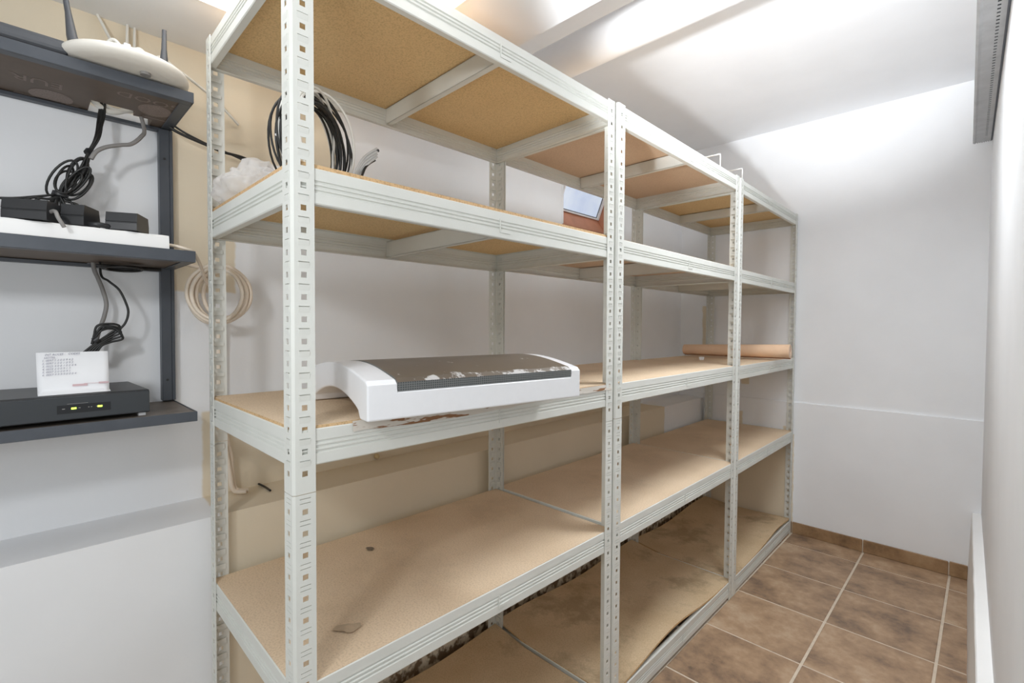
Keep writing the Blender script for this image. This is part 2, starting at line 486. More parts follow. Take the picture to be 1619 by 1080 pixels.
# skirting tiles along the back wall
b = MB(); b.box((.2, YB - .015, 0), (1.212, YB - .0098, .058)); bb = struct(b.build('baseboard_back', M_grout))
for x0, x1 in ((.20, .484), (.488, .812), (.817, 1.144), (1.149, 1.211)):
    b = MB(); hgt = .062 + random.uniform(-.001, .002) + .004 * x0
    b.box((x0, YB - .0225, .001), (x1, YB - .0145, hgt)); bevel(b.build('tile', M_skirt, bb), .0015, 1)
# window in the left wall: sloping tiled sill, jambs, tilted frame and frosted pane
w1 = thing('window_1', None, None); w1['kind'] = 'structure'
xb, zb, xt, zt = -.246, 1.732, -.163, 1.935
b = MB(); b.prism([(XU + .001, WZ0 - .004), (XU + .001, WZ0 + .002), (xb, zb), (xb - .02, zb), (xb - .03, WZ0 - .004)], (0, WY0, 0), (1, 0, 0), (0, 0, 1), (0, WY1 - WY0, 0))
b.build('sill', M_terra, w1)
b = MB()
b.prism([(XU + .001, WZ0), (XU + .001, WZ1), (xb - .03, WZ1), (xb - .03, WZ0)], (0, WY1 - .006, 0), (1, 0, 0), (0, 0, 1), (0, .012, 0))
b.build('jamb', M_terra, w1)
b = MB()
b.prism([(XU + .001, WZ0), (XU + .001, WZ1), (xb - .03, WZ1), (xb - .03, WZ0)], (0, WY0 - .006, 0), (1, 0, 0), (0, 0, 1), (0, .012, 0))
b.build('jamb', M_wall, w1)
fu = Vector((xt - xb, 0, zt - zb)); fn = Vector((fu.z, 0, -fu.x)).normalized()
fy0, fy1 = WY0 + .008, WY1 - .008; q = .018
def slanted(y0, y1, t0, t1, th, off=0.0):
    o = Vector((xb, y0, zb)) + fu * t0 + fn * off
    return o, Vector((0, y1 - y0, 0)), fu * (t1 - t0), fn * th
b = MB(); L = fu.length
b.frame_box(*slanted(fy0, fy1, 0, q / L * .45, .012)); b.frame_box(*slanted(fy0, fy1, 1 - q / L, 1, .012))
b.frame_box(*slanted(fy0, fy0 + q * .5, 0, 1, .012)); b.frame_box(*slanted(fy1 - q, fy1, 0, 1, .012))
fr = bevel(b.build('window_frame', M_alu, w1), .001, 1)
b = MB(); e = .006
b.frame_box(*slanted(fy0 + q * .5, fy1 - q, q / L * .45, q / L * .45 + .02, .007, -.001)); b.frame_box(*slanted(fy1 - q - e, fy1 - q, 0, 1, .007, -.001))
b.build('gasket', M_gasket_shade, w1)
b = MB(); b.frame_box(*slanted(fy0 + .001, fy1 - .001, .01, .99, .004, .001)); b.build('pane', M_pane, w1)

# drain pipe under the far ceiling
R = .0625
dp = thing('drain_pipe', 'thick white round pipe crossing under the ceiling above the shelving', 'pipe', (0, 1.054, 2.10))
b = MB(); b.tube([(XU - .01, 0, 0), (1.29, 0, 0)], R, 40); b.build('pipe', M_pipe, dp)
b = MB()
for x in (.25,):
    b.lathe([(R + .006, -.03), (R + .006, .03)], (0, 0, 0), 40)
me = b.mesh('pipe_socket', M_pipe); me.transform(Matrix.Translation((-.12, 0, 0)) @ Matrix.Rotation(math.pi / 2, 4, 'Y'))
o = bpy.data.objects.new('pipe_socket', me); COL.objects.link(o); o.parent = dp
# ceiling light panel recessed in the soffit
cl = thing('ceiling_light', 'bright square light panel in the low ceiling above the nearest shelving unit', 'ceiling light', (.03, -.217, ZS))
b = MB(); S = .60; t = .006
b.box((0, 0, -.004), (S, t, .0)); b.box((0, S - t, -.004), (S, S, 0)); b.box((0, t, -.004), (t, S - t, 0)); b.box((S - t, t, -.004), (S, S - t, 0))
b.build('frame', M_alu, cl)
b = MB(); b.box((t, t, -.003), (S - t, S - t, 0)); b.build('diffuser', emis('light_panel', (.96, .98, 1), 2.6), cl)

# perforated galvanised channel high on the right wall
ct = thing('cable_tray', 'perforated galvanised steel channel mounted high on the right wall', 'cable tray', (0, 0, 2.0))
b = MB(); y1, y0_ = 2.752, .55
def tx(y, o): return rx(y) - .052 + o
m_ = MB()
vs = []; fs = []
cols = [0, .027, .034, .049]
pitch = .021; nn = int((y1 - y0_) / pitch)
for i in range(nn):
    ya_, yb_ = y0_ + i * pitch, y0_ + (i + 1) * pitch
    rows = [ya_, ya_ + .006, ya_ + .015, yb_]
    for r_ in range(3):
        for c_ in range(3):
            if r_ == 1 and c_ == 1: continue
            o = len(vs)
            vs += [(tx(rows[r_], cols[c_]), rows[r_], 0), (tx(rows[r_], cols[c_ + 1]), rows[r_], 0), (tx(rows[r_ + 1], cols[c_ + 1]), rows[r_ + 1], 0), (tx(rows[r_ + 1], cols[c_]), rows[r_ + 1], 0)]
            fs.append((o + 3, o + 2, o + 1, o))
b.add(vs, fs); solidify(b.build('perforated_web', M_zinc, ct), .0015)
ye = y0_ + nn * pitch
b = MB()
b.prism([(0, 0), (.006, -.004), (.012, 0), (.012, .03), (0, .03)], (tx(y0_, -.012), y0_, 0), (1, 0, 0), (0, 0, 1), (tx(ye, 0) - tx(y0_, 0), ye - y0_, 0))
b.build('side_flange', M_zinc, ct)
b = MB(); b.frame_box((tx(y0_, .001), y0_, .022), (tx(ye, 0) - tx(y0_, 0), ye - y0_, 0), (.048, 0, 0), (0, 0, .003)); b.build('backing', M_holeblack, ct)
b = MB(); b.frame_box((tx(y0_, .046), y0_, -.001), (tx(ye, 0) - tx(y0_, 0), ye - y0_, 0), (.005, 0, 0), (0, 0, .03)); b.build('gap_shade_strip', M_gasket_shade, ct)  # dark strip standing in for the shaded gap between tray and wall
b = MB()
for k in range(7): b.box((tx(ye, .002 + k * .007), ye - .001, -.0015 - random.uniform(0, .002)), (tx(ye, .006 + k * .007), ye + .003, .002))
b.build('end_burr', M_zinc, ct)

# ------------------------------------------------------------------ boltless shelving
D = .49
ZB = dict(a=(1.8 - .003, 1.7391), b=(1.4165, 1.3594), c=(.9989, .9399), d=(.5841, .5230), e=(.0735, .008))
SPL = .8975
PW = .036
def flange(b, o, u, n, w, z0, z1, zc0, style):
    """perforated strip: o corner point, u width dir, n outward normal"""
    o, u, n = Vector(o), Vector(u), Vector(n)
    cols = [.004, .0105, .0145, .0235, .0275, w]
    flip = u.cross(Vector((0, 0, 1))).dot(n) < 0
    def quad(p):
        b.add(p, [(0, 1, 2, 3) if not flip else (3, 2, 1, 0)])
    def P(c, z, k=0.0): return o + u * c + Vector((0, 0, z)) + n * k
    k0 = math.ceil((z0 + .006 - zc0) / .035)
    z = zc0 + k0 * .035
    rows = []; prev = z0; cen = []
    while z + .006 < z1:
        rows += [(prev, z - .0045, ()), (z - .0045, z + .0045, (2,))]; prev = z + .0045; cen.append(z)
        if z + .026 < z1:
            q = z + .0175
            if style == 'line': rows += [(prev, q + .002, ()), (q + .002, q + .0036, (1, 2, 3))]; prev = q + .0036
            else: rows += [(prev, q - .0042, ()), (q - .0042, q - .0031, (1, 2, 3)), (q - .0031, q + .0031, ()), (q + .0031, q + .0042, (1, 2, 3))]; prev = q + .0042
            lo, hi = (q - .004, q + .004) if style == 'line' else (q - .006, q + .006)
            quad([P(.009, lo, -.0042), P(.029, lo, -.0042), P(.029, hi, -.0034), P(.009, hi, -.0034)])   # pressed tongue behind the slot
            if style == 'line':
                quad([P(.0105, q - .007, .0001), P(.0275, q - .007, .0001), P(.0275, q + .002, .0011), P(.0105, q + .002, .0011)])
        z += .035
    rows.append((prev, z1, ()))
    for r0, r1, skip in rows:
        for i in range(5):
            if i in skip: continue
            quad([P(cols[i], r0), P(cols[i + 1], r0), P(cols[i + 1], r1), P(cols[i], r1)])
def make_post(x, y, sx, sy, parent):
    """L-section; flange along +-y (faces x), flange along +-x (faces y)"""
    b = MB(); ch = .004
    for z0, z1, zc, st in ((SPL + .0006, 1.8, SPL + .0325, 'line'), (0.0, SPL - .0006, SPL - .0285, 'bridge')):
        flange(b, (x, y, 0), (0, sy, 0), (-sx, 0, 0), PW, z0, z1, zc, st)
        flange(b, (x, y, 0), (sx, 0, 0), (0, -sy, 0), PW, z0, z1, zc, st)
        p = [Vector((x, y + sy * ch, z0)), Vector((x + sx * ch, y, z0)), Vector((x + sx * ch, y, z1)), Vector((x, y + sy * ch, z1))]
        nrm = (p[1] - p[0]).cross(p[3] - p[0]); out = Vector((-sx, -sy, 0))
        b.add(p, [(0, 1, 2, 3) if nrm.dot(out) > 0 else (3, 2, 1, 0)])
    o = b.build('post', M_rack, parent); solidify(o, .0016)
    return o
PROF = [(-.014, 0), (-.0015, 0), (0, -.0015)]
for q in (-.0190, -.0265, -.0340): PROF += [(0, q), (-.0026, q - .0014), (-.0026, q - .0038), (0, q - .0052)]
PROF += [(0, -.0555), (-.0015, -.0575), (-.014, -.0575)]
def make_beam(name, p0, p1, out, zt, zb, parent):
    """ribbed sheet-steel beam from p0 to p1 (x,y), outward normal out"""
    sc = (zt - zb) / .0575
    p0, p1, out = Vector((*p0, zt)), Vector((*p1, zt)), Vector((*out, 0))
    n = len(PROF)
    A = [p0 + out * a + Vector((0, 0, z * sc)) for a, z in PROF]; B = [p + (p1 - p0) for p in A]
    flip = (p1 - p0).cross(Vector((0, 0, -1))).dot(out) < 0
    b = MB()
    b.add(A + B, [((i, i + 1, n + i + 1, n + i) if flip else (n + i, n + i + 1, i + 1, i)) for i in range(n - 1)])
    o = b.build(name, M_rack, parent); solidify(o, .0014, -1)
    return o
def board(name, x0, x1, y0, y1, zt, th, mats, parent, warp=None, nx=10, ny=18):
    b = MB(); vs = []; fs = []
    def wz(i, j): return warp(i / nx, j / ny) if warp else 0.0
    for lay in (0, 1):
        for i in range(nx + 1):
            for j in range(ny + 1):
                vs.append((x0 + (x1 - x0) * i / nx, y0 + (y1 - y0) * j / ny, zt - th * lay + wz(i, j)))
    n1 = (nx + 1) * (ny + 1); I = lambda i, j, l: l * n1 + i * (ny + 1) + j
    top = [(I(i, j, 0), I(i + 1, j, 0), I(i + 1, j + 1, 0), I(i, j + 1, 0)) for i in range(nx) for j in range(ny)]
    bot = [(I(i, j, 1), I(i, j + 1, 1), I(i + 1, j + 1, 1), I(i + 1, j, 1)) for i in range(nx) for j in range(ny)]
    side = []
    for i in range(nx):
        side.append((I(i, 0, 1), I(i + 1, 0, 1), I(i + 1, 0, 0), I(i, 0, 0))); side.append((I(i, ny, 0), I(i + 1, ny, 0), I(i + 1, ny, 1), I(i, ny, 1)))
    for j in range(ny):
        side.append((I(0, j, 0), I(0, j + 1, 0), I(0, j + 1, 1), I(0, j, 1))); side.append((I(nx, j, 1), I(nx, j + 1, 1), I(nx, j + 1, 0), I(nx, j, 0)))
    b.add(vs, top, 0, True); k = len(b.v)
    b.add(vs, bot, 1, True); b.add(vs, side, 2)
    return b.build(name, mats, parent)
UNITS = [  # label, length, translation, small rotations as it stands
    ('nearest pale grey boltless shelving unit, holding the white appliance and a black cable coil', .8936, (-.0027, 0, -.0015), (-.0010, -.0026, -.0078)),
    ('middle pale grey boltless shelving unit with bare hardboard shelves, between the two other units', .9409, (.0023, .8976, .0021), (-.0004, .0012, .0014)),
    ('farthest pale grey boltless shelving unit by the back wall, holding the peach roll', .9087, (.0004, 1.8425, -.0005), (-.0022, .0021, .0104)),
]
roots = []
for ui, (lab, L, tr, ro) in enumerate(UNITS):
    root = thing('shelving_unit', lab, 'shelving unit', tr, 'boltless shelving units along the left wall')
    root.rotation_euler = ro; roots.append(root)
    for x, y, sx, sy in ((0, 0, 1, 1), (0, L, 1, -1), (D, 0, -1, 1), (D, L, -1, -1)): make_post(x, y, sx, sy, root)
    for key, (zt, zb) in ZB.items():
        i_ = .0022
        for nm, xx, ou in (('front_beam', D - i_, 1), ('rear_beam', i_, -1)):
            bm = make_beam(nm, (xx, .004), (xx, L - .004), (ou, 0), zt, zb, root)
            c = MB(); zc = (zt + zb) / 2 - .001; f = xx + ou * .0004
            c.box((min(f, f + ou * .0011), L / 2 + .0, zb + .012), (max(f, f + ou * .0011), L / 2 + .030, zb + .0195))
            c.box((min(f, f + ou * .0016), L / 2 - .002, zb + .012), (max(f, f + ou * .0016), L / 2 + .0, zb + .042))
            c.build('beam_clip', M_rack, bm)
        for yy, ou in ((i_, -1), (L - i_, 1)):
            make_beam('side_beam', (.004, yy), (D - .004, yy), (0, ou), zt, zb, root)
        c = MB()
        c.frame_box((.012, L / 2 - .001, zt - .052), (D - .024, 0, 0), (0, .0015, 0), (0, 0, .0435))
        c.frame_box((.012, L / 2 - .001, zt - .052), (D - .024, 0, 0), (0, .016, 0), (0, 0, .0015))
        c.frame_box((.012, L / 2 - .001, zt - .0100), (D - .024, 0, 0), (0, .016, 0), (0, 0, .0015))
        c.build('crossbar', M_rack, root)
        warp = None; lift = .0006
        if key == 'e':
            am = (.016, .034, .024)[ui]; cen = (.5, .42, .75)[ui]
            def warp(u, v, am=am, cen=cen): return am * max(0, u - .55) / .45 * math.exp(-((v - cen) / .26) ** 2) + .022 * max(0, .3 - u) / .3 * (0.5 + .5 * math.sin(v * 7 + ui)) + .002
        if key == 'b' and ui == 0: lift = .0065
        if key == 'c' and ui == 0: lift = .005
        top = M_top_low if key == 'e' else M_top
        und = M_under2 if ui == 1 else M_under
        bd = board('shelf_board', .0045, D - .0045, .0045, L - .0045, zt + lift, .0065, [top, und, M_edge], root, warp)
        if key == 'c' and ui == 0:
            t_ = MB(); vs = []; fs = []; nn_ = 60
            for k in range(nn_ + 1):
                y = .10 + (.885 - .10) * k / nn_
                zlo = zt - .011 + .003 * noise.noise((y * 20, 1, 0)) - .008 * max(0, 1 - abs(y - .32) / .35)
                vs += [(D - .0012, y, zt + lift - .001), (D + .0002, y, zlo)]
            for k in range(nn_): fs.append((2 * k, 2 * k + 1, 2 * k + 3, 2 * k + 2))
            t_.add(vs, fs); o = solidify(t_.build('torn_edging', M_torn, bd), .0006, 0)
            tag(o, 'torn white edging strip showing brown patches')
# dark blot marks on the nearest unit's lower shelf (part of its board)
def blot(name, cx, cy, rx_, ry_, rot, zt, parent, mat, seed):
    b = MB(); vs = [(cx, cy, zt)]; n = 28
    for k in range(n):
        t = 2 * math.pi * k / n
        r = 1 + .55 * noise.noise((math.cos(t) * 1.7 + seed, math.sin(t) * 1.7, seed))
        x, y = rx_ * r * math.cos(t), ry_ * r * math.sin(t)
        vs.append((cx + x * math.cos(rot) - y * math.sin(rot), cy + x * math.sin(rot) + y * math.cos(rot), zt))
    b.add(vs, [(0, 1 + k, 1 + (k + 1) % n) for k in range(n)])
    return b.build(name, mat, parent)
M_blot = plain('water_mark', (0.50, 0.385, 0.265), 0.7, grain=0.15, gscale=60)
M_blot2 = plain('dark_glue_mark', (0.19, 0.15, 0.11), 0.6, grain=0.2, gscale=90)
blot('stain', .393, .135, .014, .024, -.4, .5841 + .0037, roots[0], M_blot, 5.3)
blot('stain', .124, .332, .011, .009, .3, .5841 + .0037, roots[0], M_blot2, 8.7)

# ------------------------------------------------------------------ white appliance on the third shelf
ap = thing('bench_appliance', 'white arched plastic appliance with a dusty dark top panel, overhanging the third shelf', 'appliance', (.5235, .103, 1.0045))
ap.rotation_euler = (0, 0, math.radians(90 - 7.3))
# local: x along its front, y towards the wall, z up
AL, AD = .504, .335
def zt_(d):
    e = min(d, AD - d)
    return .0665 + .0235 * math.sin(math.pi * min(1, d / AD)) - (.006 * (1 - e / .006) ** 2 if e < .006 else 0)
ds = [0, .001, .003, .006, .012, .03, .05, .075, .1, .13, .165, .2, .235, .265, .29, .31, .323, .329, .332, .334, AD]
def arch(d):
    if d < .04 or d > AD - .04: return 0.0
    t = (d - .04) / (AD - .08)
    return .012 + .030 * math.sin(math.pi * t) ** .8
def body_prof(drop):
    top = [(d, zt_(d) - drop) for d in ds]
    und = []
    k = 18
    for i in range(k + 1):
        d = .04 + (AD - .08) * i / k
        und.append((d, arch(min(max(d, .0401), AD - .0401))))
    low = [(.04, 0)] + und + [(AD - .04, 0)]
    return top + [(AD, 0)] + low[::-1] + [(0, 0)]
bm = bmesh.new(); n = 40
def ring(x, drop):
    top = [bm.verts.new((x, AD * i / n, zt_(AD * i / n) - drop)) for i in range(n + 1)]
    low = [bm.verts.new((x, AD * i / n, arch(AD * i / n))) for i in range(n, -1, -1)]
    return top + low
rings = [ring(0, 0), ring(.054, 0), ring(.054, .0155), ring(AL - .028, .0155), ring(AL - .028, 0), ring(AL, 0)]
K = len(rings[0])
for A_, B_ in zip(rings, rings[1:]):
    for i in range(K): bm.faces.new((A_[i], B_[i], B_[(i + 1) % K], A_[(i + 1) % K]))
for R_ in (rings[0], rings[-1]):
    for i in range(n): bm.faces.new((R_[i], R_[i + 1], R_[K - 2 - i], R_[K - 1 - i]))
bmesh.ops.remove_doubles(bm, verts=bm.verts, dist=1e-5)
bmesh.ops.dissolve_degenerate(bm, dist=1e-6, edges=bm.edges)
bmesh.ops.recalc_face_normals(bm, faces=bm.faces)
me = bpy.data.meshes.new('body'); bm.to_mesh(me); bm.free(); me.materials.append(M_wplast)
o = bpy.data.objects.new('body', me); COL.objects.link(o); o.parent = ap; bevel(o, .0035, 3, 50)
for p in o.data.polygons: p.use_smooth = False
b = MB(); n = 30; vs = []
x0, x1 = .0545, AL - .0285
for i in range(n + 1):
    d = .001 + (AD - .002) * i / n
    for x in (x0, x1): vs += [(x, d, zt_(d) + .0008), (x, d, zt_(d) - .015)]
fs = []; fm = []
for i in range(n):
    a = 4 * i
    b.add([vs[a], vs[a + 2], vs[a + 6], vs[a + 4]], [(0, 1, 2, 3)], 0, True)
    b.add([vs[a], vs[a + 4], vs[a + 5], vs[a + 1]], [(0, 1, 2, 3)], 1); b.add([vs[a + 2], vs[a + 3], vs[a + 7], vs[a + 6]], [(0, 1, 2, 3)], 1)
b.add(vs[:4], [(0, 1, 3, 2)], 1); b.add(vs[-4:], [(2, 3, 1, 0)], 1)
b.build('top_panel', [M_dusty, M_grid], ap)
tag(ap.children[-1], 'dusty dark grey panel with ribbed front edge')

# ------------------------------------------------------------------ peach roll and small tag on the far unit
b = MB()
p0, p1 = Vector((.020, 2.36, 1.0045 + .032)), Vector((.553, 2.395, 1.0045 + .040))
ax = (p1 - p0).normalized(); s1 = Vector((0, 0, 1)).cross(ax).normalized(); s2 = Vector((0, 0, 1))
r0 = .0285; prof = []
turns = 3.4; n = 110
def sp(t, rr): return (rr * math.cos(t), rr * math.sin(t))
outer, inner = [], []
for i in range(n + 1):
    t = turns * 2 * math.pi * i / n; rr = r0 - .0215 * i / n
    outer.append(sp(t - 1.3, rr)); inner.append(sp(t - 1.3, rr - .0036))
vs = []
for P, kk in ((p0, .032 / r0), (p1, .040 / r0)):
    for a, c in outer: vs.append(P + (s1 * a + s2 * c) * kk)
    for a, c in inner: vs.append(P + (s1 * a + s2 * c) * kk)
N1 = n + 1
for i in range(n):
    b.add([vs[i], vs[i + 1], vs[2 * N1 + i + 1], vs[2 * N1 + i]], [(0, 1, 2, 3)], 0, True)
    b.add([vs[N1 + i], vs[2 * N1 + N1 + i], vs[2 * N1 + N1 + i + 1], vs[N1 + i + 1]], [(0, 1, 2, 3)], 0, True)
    b.add([vs[i], vs[N1 + i], vs[N1 + i + 1], vs[i + 1]], [(0, 1, 2, 3)], 1)
    b.add([vs[2 * N1 + i], vs[2 * N1 + i + 1], vs[3 * N1 + i + 1], vs[3 * N1 + i]], [(0, 1, 2, 3)], 1)
ro_ = b.build('foam_roll', [M_peach, M_peach_in])
tag(ro_, 'peach coloured foam sheet rolled up on the third shelf of the farthest unit', 'roll')
tg = thing('crumpled_tag', 'tiny crumpled white tag lying on the shelf in front of the peach roll', 'tag', (.262, 2.030, 1.0045))
b = MB(); b.box((-.008, -.012, 0), (.008, .012, .012)); o = b.build('wrap', M_paper, tg)
for v in o.data.vertices: v.co += Vector((random.uniform(-.003, .003), random.uniform(-.003, .003), random.uniform(0, .004) if v.co.z > .005 else 0))
b = MB(); b.box((-.004, -.005, .0118), (.004, .005, .0145)); b.build('label_strip', M_gcord, tg)

# white bent wire hooks on top of the middle unit
for k, (y, yb2) in enumerate(((1.765, 1.66), (2.02, 1.90))):
    if k == 0: lab = 'white bent wire bracket on top of the middle unit, farther from the back wall'
    else: lab = 'white bent wire bracket on top where the middle and farthest units meet'
    h = MB(); x = .44; zt = 1.8
    h.tube(spline([(x, y, zt + .005), (x, y, zt + .06), (x, y, zt + .084), (x - .004, y - .003, zt + .088), (x - .02, y - .004, zt + .088), (x - .22, y - .01, zt + .088), (x - .225, y - .01, zt + .084), (x - .226, y - .01, zt + .005)], 4), .0028, 8)
    tag(h.build('wire_bracket', M_wire), lab, 'bracket', 'white wire brackets on the top shelf')

# ------------------------------------------------------------------ black and white cable coil on the second shelf
cc = thing('cable_coil', 'coil of black and white cables standing on the second shelf of the nearest unit', 'cable', (.28, .12, 1.423))
def loop(c, ry, rz, tilt, lean, r, mat, name, parent, a0=0, a1=2 * math.pi, n=44, wob=.006, seed=0):
    P = []
    for i in range(n + 1):
        t = a0 + (a1 - a0) * i / n
        w = 1 + wob * 8 * noise.noise((math.cos(t) * 1.2 + seed, math.sin(t) * 1.2, seed * .7))
        y = ry * math.cos(t) * w; z = rz * math.sin(t) * w
        x = y * math.sin(tilt) + z * math.sin(lean)
        P.append((c[0] + x, c[1] + y * math.cos(tilt), c[2] + z * math.cos(lean)))
    b = MB(); b.tube(P, r, 7, cap=abs(a1 - a0 - 2 * math.pi) > .01); return b.build(name, mat, parent)
rng = random.Random(4)
for i in range(9):
    loop((rng.uniform(-.012, .012), rng.uniform(-.006, .006), .094), .085 + rng.uniform(-.008, .010), .088 + rng.uniform(-.01, .004), -.5 + rng.uniform(-.12, .12), .15 + rng.uniform(-.1, .1), .0026, M_cord, 'black_loop', cc, seed=i * 1.3)
for i in range(4):
    loop((rng.uniform(-.02, .02), rng.uniform(-.004, .008), .105), .097 + rng.uniform(-.004, .012), .100 + rng.uniform(-.004, .0), -.5 + rng.uniform(-.3, .3), .1 + rng.uniform(-.2, .2), .0021, M_cord, 'black_loop', cc, seed=20 + i)
for i in range(6):
    loop((rng.uniform(-.02, .02), rng.uniform(-.006, .01), .104), .094 + rng.uniform(-.006, .014), .100 + rng.uniform(-.006, .002), -.55 + rng.uniform(-.3, .3), .1 + rng.uniform(-.2, .25), .0027, M_wcord, 'white_loop', cc, seed=40 + i)
b = MB()
for i in range(4):
    b.tube(spline([(.03, .05, .018 + i * .004), (.01, .085, .05 + i * .006), (.0, .11, .085 + i * .007), (0, .142, .116 + i * .006)], 5), .0027, 7)
b.build('cable_end', plain('pale_grey_cord', (0.55, 0.55, 0.54), 0.5), cc)
b = MB(); b.tube(spline([(.05, .03, .012), (.03, .08, .04), (0, .115, .088), (-.002, .138, .108)], 5), .0028, 7)
b.tube([(-.001, .140, .128), (-.001, .146, .131)], .0034, 7); b.build('cable_end', M_cord, cc)
b = MB(); b.tube([(.030, -.082, .084), (.044, -.086, .088), (.052, -.080, .092), (.040, -.074, .090), (.030, -.082, .084)], .003, 6); b.build('cable_tie', M_wplast, cc)

# crumpled plastic film on the second shelf
bm = bmesh.new(); bmesh.ops.create_icosphere(bm, subdivisions=5, radius=1)
for v in bm.verts:
    p = v.co.copy()
    q = Vector((p.x * .115, p.y * .066, p.z * .050))
    n1 = noise.noise(p * 1.6 + Vector((3, 1, 0))); n2 = abs(noise.noise(p * 2.1 + Vector((0, 5, 0)))); n3 = abs(noise.noise(p * 6 + Vector((7, 0, 0))))
    n3 = abs(noise.noise(Vector((p.x * 6.5 + p.y * 2, p.y * 2.2, p.z * 3 + 4))))
    q = q * (1.10 + .32 * n1 - .34 * n2 - .22 * n3)
    q.z = max(q.z, -.030 + .003 * n1) + .030
    v.co = q
for f in bm.faces: f.smooth = True
me = bpy.data.meshes.new('plastic_bag'); bm.to_mesh(me); bm.free(); me.materials.append(M_bag)
pb = bpy.data.objects.new('plastic_bag', me); COL.objects.link(pb)
pb.location = (.128, .062, 1.4234); pb.rotation_euler = (0, 0, .06)
tag(pb, 'crumpled clear plastic film lying on the left end of the second shelf', 'plastic bag')

# ------------------------------------------------------------------ dark wall shelf with network gear
ws = thing('wall_shelf', 'dark grey steel wall shelf with three boards carrying network equipment', 'wall shelf', (XU, 0, 0))
SY0, SY1, SD = -.78, -.030, .232
for z1, z0, nm in ((1.660, 1.638, 0), (1.323, 1.299, 1), (.977, .956, 2)):
    b = MB(); t = .022
    b.box((SD - .003, SY0, z0), (SD, SY1, z1)); b.box((SD - t, SY0, z0), (SD - .003, SY1, z0 + .002))
    bevel(b.build('front_rail', M_dark, ws), .0006, 1)
    b = MB(); b.box((.0, SY1 - .003, z0), (SD - .003, SY1, z1)); b.box((.0, SY1 - t, z0), (SD - t, SY1 - .003, z0 + .002))
    bevel(b.build('side_rail', M_dark, ws), .0006, 1)
    b = MB(); b.box((.002, SY0, z0 - .006), (.018, SY1 - t, z0 + .001))
    b.build('rear_rail', M_dark, ws)
    b = MB(); zb = z0 + .0025; zt = z1 - .0015
    if nm == 0:      # cable cut-out at the back
        b.box((.085, SY0, zb), (SD - .0032, SY1 - .0034, zt)); b.box((.002, SY0, zb), (.085, -.185, zt)); b.box((.002, -.075, zb), (.085, SY1 - .0034, zt))
        b.box((.055, -.110, zb), (.085, -.075, zt))
    else:
        b.box((.022, SY0, zb), (SD - .0032, SY1 - .0034, zt)); b.box((.002, SY0, zb), (.022, -.19, zt)); b.box((.002, -.10, zb), (.022, SY1 - .0034, zt))
    for k in range(len(b.mi)): b.mi[k] = 0
    for fi in range(len(b.f)):
        if fi % 6 == 1: b.mi[fi] = 1
    bo = b.build('board', [M_board, M_boardtop], ws)
    if nm == 0:
        zz = zb - .0004
        for cx, cy, a, c in ((.045, -.245, .036, .034), (.120, -.080, .036, .030), (.05, -.385, .036, .034)):
            d = MB(); k = 30
            d.add([(cx, cy, zz)] + [(cx + a * math.cos(2 * math.pi * i / k), cy + c * math.sin(2 * math.pi * i / k), zz) for i in range(k)], [(0, 1 + (i + 1) % k, 1 + i) for i in range(k)])
            d.build('printed_disc', M_print, bo)
        # lettering printed on the underside, seen mirrored from below
        for body, cx, cy, sz in (('GOOD', .182, -.034, .038), ('EUR', .128, -.228, .042)):
            mw = Matrix.Translation((cx, cy, zz)) @ Matrix(((0, -1, 0, 0), (-1, 0, 0, 0), (0, 0, 1, 0), (0, 0, 0, 1)))
            text_mesh('printed_letters', body, sz, M_print, bo, mw)
        d = MB()
        d.box((.018, -.30, zz), (.022, -.20, zz + .0003)); d.box((.066, -.095, zz), (.070, -.045, zz + .0003))
        d.build('printed_line', M_print, bo)
for yy in (SY1 - .027, SY0):
    b = MB(); b.box((.0, yy, .979), (.025, yy + .020, 1.636)); b.box((.0, yy + .0202, .979), (.025, yy + .027, 1.636))
    po = bevel(b.build('post', M_dark, ws), .001, 1)
    s_ = MB()
    for z in (1.565, 1.03): s_.tube([(.0248, yy + .010, z), (.0262, yy + .010, z)], .003, 10)
    s_.build('screw', M_black, po)

# flat grey router on the top board
rt = thing('flat_router', 'flat dark grey network box lying at the left end of the wall shelf top board', 'router', (XU + .165, -.33, 1.6592))
b = MB(); b.box((-.075, -.16, .004), (.062, .105, .030)); bevel(b.build('case', M_slab, rt), .009, 3)
b = MB()
for x in (-.05, .04):
    for y in (-.14, .07): b.box((x - .008, y - .008, 0), (x + .008, y + .008, .005))
b.build('foot', M_black, rt)
# round white wireless router
wr_ = thing('wireless_router', 'round white wireless router with two dark antennas on the wall shelf top board', 'router', (-.002, -.137, 1.6592))
b = MB(); b.lathe([(.030, .005), (.075, .0055), (.092, .007), (.1005, .0115), (.1035, .017), (.1035, .023), (.101, .028), (.093, .0325), (.06, .0365), (.03, .0375), (.002, .038)], (0, 0, 0), 48)
b.v = [(x, y, z if z < .012 else .012 + (z - .012) * .8) for x, y, z in b.v]
b.build('body', M_ivory, wr_)
b = MB()
for a in range(3): b.lathe([(.009, 0), (.009, .0064)], (.055 * math.cos(a * 2.1 + .4), .055 * math.sin(a * 2.1 + .4), 0), 12)
b.build('foot', M_gcord, wr_)
for (x, y, lx, ly, h) in ((-.010, -.078, .006, -.016, .115), (-.010, .062, .0, 0.002, .105)):
    b = MB(); z0 = .027
    b.tube([(x, y, z0), (x, y, z0 + .012), (x + lx * .3, y + ly * .3, z0 + .03), (x + lx * .6, y + ly * .6, z0 + h * .62), (x + lx, y + ly, z0 + h)], [.0095, .0098, .0085, .0050, .0042], 12)
    b.build('antenna', M_slab, wr_)
b = MB()
for y, z in ((-.008, .05), (.002, .056), (.012, .05)):
    b.box((-.03, y - .006, .030), (-.015, y + .006, z + .026))
bevel(b.build('cable_plug', M_wplast, wr_), .002, 2)
